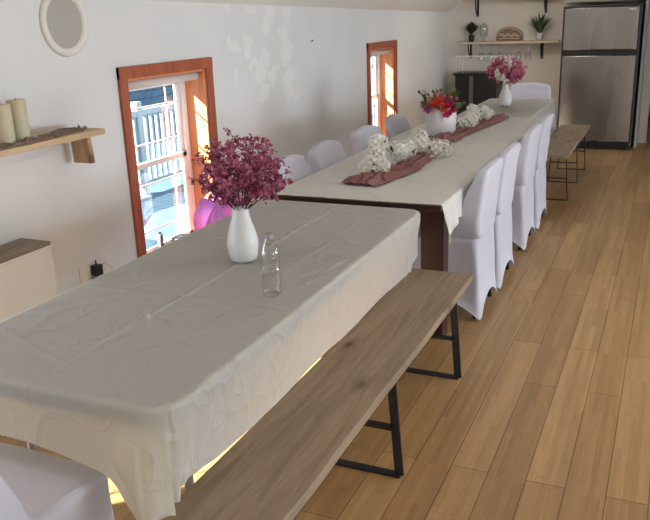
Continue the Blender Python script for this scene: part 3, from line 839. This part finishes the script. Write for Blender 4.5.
# ------------------------------------------------------------------ refrigerator
fr = thing('refrigerator', 'large stainless steel top-freezer refrigerator against the back wall', 'refrigerator', (-.838, 9.76, 0), -.06)
grey = noisy('fridge_side_grey', (.16, .155, .145), (.19, .185, .17), 30, .5)
w2 = .425; D = .52
boxo('body', (-w2 + .005, w2 - .005, .04, D, .03, 1.66), grey, fr, bevel=.01)
def door(z0, z1):
    bm = nb(); n = 18; A = []
    for z in (z0, z1):
        row = [];
        for k in range(n + 1):
            u = k / n * 2 - 1; row.append(bm.verts.new((u * (w2 - .012), -.028 * (1 - u * u) - .0, z)))
        row += [bm.verts.new((w2 - .012, .036, z)), bm.verts.new((-w2 + .012, .036, z))]
        A.append(row)
    L_ = len(A[0])
    for i in range(L_): j = (i + 1) % L_; bm.faces.new((A[0][i], A[0][j], A[1][j], A[1][i]))
    bm.faces.new(A[0]); bm.faces.new(A[1][::-1])
    return bm
fz = obj('freezer_door', door(1.165, 1.635), M['steel'], fr, bevel=.006)
dr = obj('refrigerator_door', door(.10, 1.095), M['steel'], fr, bevel=.006)
boxo('door_gap_trim', (-w2, w2, -.012, .04, 1.098, 1.162), M['black'], fr)
boxo('kick_grille', (-w2 + .01, w2 - .01, 0, .04, .012, .09), M['black'], fr)
for s in (-1, 1): boxo('door_edge', (s * (w2 - .006) - .007, s * (w2 - .006) + .007, -.006, .04, .095, 1.645), M['black'], fr)
boxo('top_edge', (-w2, w2, -.02, .04, 1.637, 1.655), M['black'], fr)
bm = nb(); lathe(bm, [(.02, 0), (.02, .004), (.016, .006)], 24)
bd = obj('badge', bm, mat('badge_silver', (.75, .75, .75), .25, .8), fz); bd.rotation_euler = (PI / 2, 0, 0); bd.scale = (1.5, .6, 1); bd.location = (.335, -.013, 1.605)
for sx in (-1, 1):
    for sy in (0, 1):
        bm = nb(); lathe(bm, [(.02, 0), (.02, .035)], 12); o = obj('foot', bm, M['black'], fr); o.location = (sx * .36, .08 + sy * .38, 0)

# ------------------------------------------------------------------ back wall shelf and what stands on it
YW = YB
ws = thing('wall_shelf', 'pale wooden shelf on black brackets along the back wall, beside the refrigerator', 'shelf', (-1.99, YW, 1.262))
boxo('shelf_board', (-.64, .64, -.19, 0, -.028, 0), wood_mat('back_shelf_wood', (.52, .42, .32), (.66, .56, .44), 'x', .6, knots=False), ws)
def bracket(x, z1, z0, par, d=.16):
    bm = nb(); box(bm, x - .014, x + .014, -.006, 0, z0, z1); box(bm, x - .012, x + .012, -d, 0, z1 - .006, z1)
    pts = [(x, -d * math.cos(a) - .004 + (0 if a < 1.5 else 0), z1 - .01 + (z0 - z1 + .03) * math.sin(a)) for a in [i * PI / 16 for i in range(9)]]
    tube(bm, [(x, -d + .01 + (d - .02) * (1 - math.cos(a * 1)), z1 - .01 - (z1 - z0 - .03) * math.sin(a)) for a in [i * PI / 16 for i in range(9)]], .009, 6)
    return obj('bracket', bm, M['black'], par)
bracket(-.50, -.028, -.21, ws); bracket(.42, -.028, -.23, ws)
us = thing('wall_shelf', 'upper shelf on black brackets, cut off by the top of the photo', 'shelf', (-1.99, YW, 1.80))
boxo('shelf_board', (-.60, .60, -.19, 0, -.022, 0), bpy.data.materials['back_shelf_wood'], us)
bracket(-.42, -.022, -.23, us); bracket(.44, -.022, -.21, us)
sz = 1.263
def plant(x, y, potm, label, tall, n, leafm, spread, w, potr, poth, seed):
    t = thing('potted_plant', label, 'potted plant', (x, y, sz)); bm = nb()
    lathe(bm, [(potr * .75, 0), (potr, poth), (potr * .88, poth), (potr * .8, poth * .85)], 24); obj('pot', bm, potm, t, smooth=True)
    rr = random.Random(seed); bl = nb()
    for k in range(n):
        a = rr.uniform(0, 2 * PI); e = rr.uniform(.1, 1) * spread; h = tall * rr.uniform(.55, 1)
        p0 = Vector((0, 0, poth * .9)); p2 = Vector((math.cos(a) * e, math.sin(a) * e * .6, poth + h * (1 - .35 * (e / spread) ** 2))); p1 = (p0 + p2) / 2 + Vector((0, 0, h * .25))
        s_ = Vector((-math.sin(a), math.cos(a), 0)) * w; prev = None
        for j in range(6):
            u = j / 5; p = p0 * (1 - u) ** 2 + p1 * 2 * u * (1 - u) + p2 * u * u; ww = s_ * (math.sin(PI * min(.97, u * .85 + .12)))
            cur = (bl.verts.new(p - ww), bl.verts.new(p + ww))
            if prev: bl.faces.new((prev[0], prev[1], cur[1], cur[0]))
            prev = cur
    obj('leaves', bl, leafm, t)
dk_g = noisy('dark_leaf', (.012, .02, .01), (.03, .045, .02), 30, .6)
plant(-2.465, YW - .095, M['black'], 'small bushy dark plant in a black pot at the left of the back shelf', .17, 320, dk_g, .12, .007, .04, .09, 1)
plant(-1.60, YW - .095, M['ceramic'], 'spiky green fern in a white pot at the right of the back shelf', .26, 60, noisy('fern_leaf', (.03, .06, .02), (.07, .11, .04), 30, .6), .24, .010, .04, .09, 2)
# carved half-oval wooden sign with looped lettering
sg = thing('wooden_sign', 'half-oval brown wooden sign with carved looping script on the back shelf', 'sign', (-1.98, YW - .06, sz))
bm = nb(); n = 28; A = [[], []]
for q, y in enumerate((0, .03)):
    for k in range(n + 1):
        a = PI * k / n; A[q].append(bm.verts.new((.17 * math.cos(a), y, .05 + .12 * math.sin(a))))
    A[q].append(bm.verts.new((-.17, y, 0))); A[q].append(bm.verts.new((.17, y, 0)))
for i in range(len(A[0])): j = (i + 1) % len(A[0]); bm.faces.new((A[0][i], A[0][j], A[1][j], A[1][i]))
bm.faces.new(A[0]); bm.faces.new(A[1][::-1])
obj('board', bm, noisy('sign_wood', (.17, .11, .075), (.27, .185, .12), 20, .7), sg, bevel=.004)
bm = nb(); pts = [(-.12 + .24 * k / 60, -.004, .07 + .022 * math.sin(k * .95) + .01 * math.sin(k * .31)) for k in range(61)]; tube(bm, pts, .004, 6)
tube(bm, [(.15 * math.cos(PI * k / 24), -.003, .055 + .10 * math.sin(PI * k / 24)) for k in range(25)], .004, 6)
tube(bm, [(-.13, -.003, .03), (.13, -.003, .03)], .004, 6)
obj('carved_script', bm, mat('script_cream', (.66, .57, .46), .7), sg)
# clear jar on the shelf
jr = thing('glass_jar', 'clear footed glass jar beside the dark plant on the back shelf', 'jar', (-2.30, YW - .10, sz))
bm = nb(); lathe(bm, [(.04, 0), (.04, .006), (.012, .014), (.012, .04), (.05, .07), (.055, .17), (.05, .19)], 24, cap=True); obj('jar_body', bm, M['glass'], jr, smooth=True)
bm = nb(); lathe(bm, [(.052, .19), (.052, .2), (.02, .215), (.008, .235), (.002, .24)], 24); obj('lid', bm, M['glass'], jr, smooth=True)
# hanging glass rack and glasses
rk = thing('glass_rack', 'wire stemware rack under the back shelf', 'glass rack', (-1.99, YW - .1, 1.234))
bm = nb()
for k in range(7):
    x = -.36 + k * .12
    tube(bm, [(x - .02, -.08, -.012), (x - .02, .08, -.012)], .003, 6)
tube(bm, [(-.40, -.08, -.012), (.36, -.08, -.012)], .003, 6); tube(bm, [(-.40, .08, -.012), (.36, .08, -.012)], .003, 6)
for x in (-.39, .35):
    for y in (-.08, .08): tube(bm, [(x, y, -.012), (x, y, 0)], .003, 6)
obj('rack_wires', bm, mat('rack_steel', (.4, .38, .36), .3, .8), rk)
g0 = None
for k in range(6):
    if g0 is None:
        g0 = thing('wine_glass', 'upturned wine glass hanging under the back shelf', 'wine glass', (-2.33, YW - .1, 1.2), 0, 'wine glasses hanging under the back shelf')
        bm = nb(); lathe(bm, [(.034, 0.024), (.034, .021), (.005, .014), (.004, -.06), (.006, -.07), (.03, -.09), (.037, -.12), (.034, -.17)], 20, cap=False)
        obj('bowl', bm, M['glass'], g0, smooth=True)
        bm = nb(); tube(bm, [(0, 0, .012), (0, 0, -.066)], .0045, 8); lathe(bm, [(.034, .0235), (.034, .0205)], 20); obj('foot', bm, mat('glass_foot', (.66, .64, .60), .15), g0)
    else: copy_tree(g0, (-2.33 + k * .12, YW - .1, 1.2), 0)

# black cabinet with wire frame on it
bc = thing('black_cabinet', 'black cabinet with a grey centre strip, left of the far vase', 'cabinet', (-2.33, 9.98, 0))
boxo('body', (-.27, .27, .0, .34, 0, .86), M['black'], bc)
boxo('top', (-.30, .30, -.02, .35, .86, .885), M['black'], bc)
boxo('centre_strip', (-.085, -.03, -.012, 0, .05, .85), mat('strip_grey', (.12, .12, .13), .4), bc)
boxo('door', (-.265, -.095, -.014, 0, .03, .84), M['black'], bc); boxo('door', (-.02, .265, -.014, 0, .03, .84), M['black'], bc)
wf = thing('wire_frame', 'thin white wire stand on top of the black cabinet', 'wire stand', (-2.36, 10.15, .885))
bm = nb()
for y in (-.1, .08): tube(bm, [(-.25, y, 0), (-.25, y, .2), (.30, y, .2), (.30, y, 0)], .005, 6)
for x in (-.25, .30): tube(bm, [(x, -.1, .2), (x, .08, .2)], .005, 6)
tube(bm, [(-.16, -.1, 0), (-.16, -.1, .2)], .005, 6)
obj('wires', bm, mat('wire_white', (.8, .78, .72), .4), wf)

# ------------------------------------------------------------------ left wall: shelf, candles, driftwood, radiator cover, outlet
sh = thing('wall_shelf', 'light wooden plank shelf on the left wall, left of the near window', 'shelf', (XL, 2.4, 1.125))
bm = nb(); box(bm, 0, .22, -.55, .665, 0, .028)
bmesh.ops.subdivide_edges(bm, edges=[e for e in bm.edges if abs(e.verts[0].co.y - e.verts[1].co.y) > .5], cuts=24)
for v in bm.verts:
    if v.co.x > .1: v.co.x += .008 * noise.noise(Vector((0, v.co.y * 6, 1)))
obj('shelf_board', bm, M['shelf'], sh, bevel=.003)
bw = wood_mat('bracket_wood', (.42, .28, .18), (.58, .43, .30), 'z', .7)
for yy in (-.40, .615):
    bm = nb(); box(bm, .03, .14, yy, yy + .03, -.145, -.001)
    for v in bm.verts:
        if v.co.z < -.1: v.co.x += .012 * (1 if v.co.x > .1 else .4)
    obj('support_block', bm, bw, sh, bevel=.004)
    boxo('steel_angle', (0, .10, yy - .06, yy, -.012, -.002), M['black'], sh)
sz1 = 1.154
wax = mat('cream_wax', (.52, .47, .32), .5); NT(wax).b.inputs['Subsurface Weight'].default_value = .15
for (x, y, h, lb) in ((-2.66, 2.50, .18, 'cream pillar candle at the photo edge on the left wall shelf'), (-2.67, 2.60, .19, 'cream pillar candle beside the brown gauze on the left wall shelf')):
    t = thing('pillar_candle', lb, 'candle', (x, y, sz1)); bm = nb()
    lathe(bm, [(.040, 0), (.042, .004), (.042, h - .004), (.039, h), (.02, h - .005)], 28); obj('wax', bm, wax, t, smooth=False, bevel=.001)
    bm = nb(); tube(bm, [(0, 0, h - .006), (.001, 0, h + .008)], .0015, 6); obj('wick', bm, M['black'], t)
brg = cloth_mat('brown_gauze', (.36, .25, .19), (.4, .28, .2), .2, .9, 40)
o = gauze_strip('gauze_strip', [(-2.60, 2.0), (-2.62, 2.3), (-2.605, 2.55), (-2.645, 2.75), (-2.66, 2.95), (-2.70, 3.04)], [.07, .05, .05, .07, .07, .05], sz1, brg, 11, hgt=.014, nu=14, segs=120)
tag(o, 'crumpled strip of brown gauze lying along the left wall shelf', 'cloth')
# radiator cover
rc_ = thing('radiator_cover', 'glossy white cover with a taupe slatted top against the left wall', 'radiator cover', (XL, 2.05, 0))
gw = mat('glossy_white', (.80, .82, .83), .07)
boxo('front_panel', (.165, .185, -.62, .575, .02, .655), gw, rc_); boxo('end_panel', (0, .165, .555, .575, .0, .655), gw, rc_); boxo('end_panel', (0, .165, -.62, -.60, .0, .655), gw, rc_)
boxo('top_rail', (0, .19, -.625, .58, .655, .668), gw, rc_)
boxo('plinth', (.15, .168, -.6, .555, 0, .02), gw, rc_)
tm = wood_mat('taupe_wood', (.20, .16, .12), (.27, .22, .17), 'y', .5, knots=False)
bm = nb()
for k in range(4): box(bm, .004 + k * .047, .047 + k * .047, -.62, .575, .668, .686)
obj('slatted_top', bm, tm, rc_, bevel=.002)
ol = thing('wall_outlet', 'white wall outlet low on the left wall behind the foreground table', 'outlet', (XL, 3.055, .36))
boxo('plate', (0, .006, -.075, .045, -.06, .06), mat('outlet_white', (.74, .71, .63), .5), ol, bevel=.002)
boxo('socket', (.006, .009, -.06, -.03, -.04, .03), bpy.data.materials['outlet_white'], ol)
ad = thing('plug_adapter', 'black plug adapter with cord in the low wall outlet', 'plug', (XL + .0095, 3.085, .36))
boxo('adapter_body', (0, .045, -.025, .025, -.01, .05), M['black'], ad, bevel=.006)
boxo('adapter_base', (0, .04, -.03, .02, -.04, -.02), M['black'], ad, bevel=.006)
bm = nb(); tube(bm, [(.02, .0, .05), (.02, 0, .075)], .004, 8); obj('prong', bm, M['black'], ad)
bm = nb(); tube(bm, [(.02, .02, .01), (.03, .06, .05), (.03, .11, .0), (.02, .13, -.15), (.02, .13, -.34)], .003, 6); obj('cord', bm, mat('cord_grey', (.5, .48, .44), .5), ad)
# things on the near window sill and beside it
sb = thing('tin_can', 'small grey and black can on the near window sill', 'can', (XL - .06, 3.79, .2145))
bm = nb(); lathe(bm, [(.017, 0), (.019, .003), (.019, .165), (.016, .17)], 20); obj('can_body', bm, noisy('can_grey', (.10, .11, .12), (.35, .37, .38), 50, .4), sb, smooth=True)
bm = nb(); lathe(bm, [(.010, .17), (.010, .18)], 16); obj('nozzle', bm, M['black'], sb)
o = boxo('black_case', (XL - .10, XL - .02, 3.94, 4.07, .2145, .31), M['black'], bevel=.006); tag(o, 'small black case standing on the near window sill', 'case')
# pink bundle
pk = petals_mat('pink_fabric', [(.86, .30, .58), (.90, .45, .68), (.70, .45, .82), (.92, .62, .78)], tf=.65); 
for n_ in pk.node_tree.nodes:
    if n_.type == 'TEX_NOISE': n_.inputs['Scale'].default_value = 7
bm = nb(); n = 64; rings = []
for j in range(30):
    t = j / 29; z = .54 * t; r = .16 * (1 - .25 * t) * (1 - max(0, t - .85) * 3.2)
    rings.append([bm.verts.new(((r + .028 * math.sin(a * 9 + 3 * t) * (.3 + t) + .03 * noise.noise(Vector((math.cos(a) * 2, math.sin(a) * 2, t * 5)))) * math.cos(a),
        (r + .028 * math.sin(a * 9 + 3 * t) * (.3 + t) + .03 * noise.noise(Vector((math.cos(a) * 2, math.sin(a) * 2, t * 5)))) * math.sin(a) * 1.15, z + .05 * t * math.sin(a * 5))) for a in [2 * PI * k / n for k in range(n)]])
for A, B in zip(rings, rings[1:]):
    for k in range(n): bm.faces.new((A[k], A[(k + 1) % n], B[(k + 1) % n], B[k]))
bm.faces.new(rings[0][::-1]); bm.faces.new(rings[-1])
o = obj('fabric_bundle', bm, pk, smooth=True); o.location = (-2.575, 4.045, .0)
tag(o, 'bright pink and lilac fabric bundle below the near window, behind the flowers', 'fabric bundle')

# wall screw
o = obj('wall_hook', tube(nb(), [(XL, 6.02, 1.455), (XL + .015, 6.02, 1.455), (XL + .02, 6.02, 1.465)], .004, 8), M['black']); tag(o, 'tiny dark hook high on the left wall between the windows', 'hook')

# ------------------------------------------------------------------ lights
def area(name, loc, direction, sx, sy, power, col):
    l = bpy.data.lights.new(name, 'AREA'); l.shape = 'RECTANGLE'; l.size = sx; l.size_y = sy; l.energy = power; l.color = col
    o = bpy.data.objects.new(name, l); C.objects.link(o); o.location = loc
    o.rotation_euler = Vector(direction).to_track_quat('-Z', 'Y').to_euler(); return o
for i, (a, b, c, d_) in enumerate(WR):
    area('window_fill_right_%d' % i, (XR + .25, (a + b) / 2, (c + d_) / 2), (-1, 0, -.05), 1.1, 1.1, (60, 95, 60)[i], (.82, .90, 1))  # added fill lamps outside the right openings, boosting the daylight
for i, (a, b, c, d_) in enumerate(W):
    area('window_fill_left_%d' % i, (XL - .24, (a + b) / 2, (c + d_) / 2 + .0), (1, 0, -.1), 1.4, 1.3, 24, (.80, .90, 1)) if i > 1 else None  # extra fill lamps outside the two unseen left openings
for k, (y, x) in enumerate(((.8, .9), (4.2, 1.1), (8.9, -1.5))):
    l = bpy.data.lights.new('overhead_fill', 'AREA'); l.shape = 'DISK'; l.size = .5; l.energy = ((12, 26, 10))[k]; l.color = (1, .93, .84)  # unseen overhead lamps, added to lift the interior brightness
    o = bpy.data.objects.new('overhead_fill', l); C.objects.link(o); o.location = (x, y, 2.2 if x < 0 else 2.55)
sun = bpy.data.lights.new('sun', 'SUN'); sun.energy = 46; sun.angle = .01; sun.color = (1, .93, .80)
so = bpy.data.objects.new('sun', sun); C.objects.link(so); so.rotation_euler = Vector((.62, .62, -.50)).to_track_quat('-Z', 'Y').to_euler()
w = bpy.data.worlds.new('World'); bpy.context.scene.world = w; w.use_nodes = True
w.node_tree.nodes['Background'].inputs['Color'].default_value = (.55, .78, 1, 1); w.node_tree.nodes['Background'].inputs['Strength'].default_value = 2.2

# ------------------------------------------------------------------ camera
f = 765.
def cd(px, py): return Vector((px - 325, py - 260, f)).normalized()
Yc = cd(682, 3); zy = 260 - (f * f + (412 - 325) * (682 - 325)) / (3 - 260)
Zc = -cd(412, zy); Xc = Yc.cross(Zc)
R = Matrix((Xc, Yc, Zc))          # rows: world axes in camera coordinates (x right, y down, z forward)
right, up, back = R.col[0], -R.col[1], -R.col[2]
cam = bpy.data.cameras.new('camera'); cam.sensor_width = 36; cam.lens = f / 650 * 36; cam.clip_start = .05
co = bpy.data.objects.new('camera', cam); C.objects.link(co)
m4 = Matrix((right, up, back)).transposed().to_4x4(); m4.translation = (0, 0, 1.65)
co.matrix_world = m4
bpy.context.scene.camera = co
vs_ = bpy.context.scene.view_settings
vs_.view_transform = 'Standard'; vs_.look = 'None'; vs_.gamma = 1; vs_.use_curve_mapping = False; vs_.exposure = 0
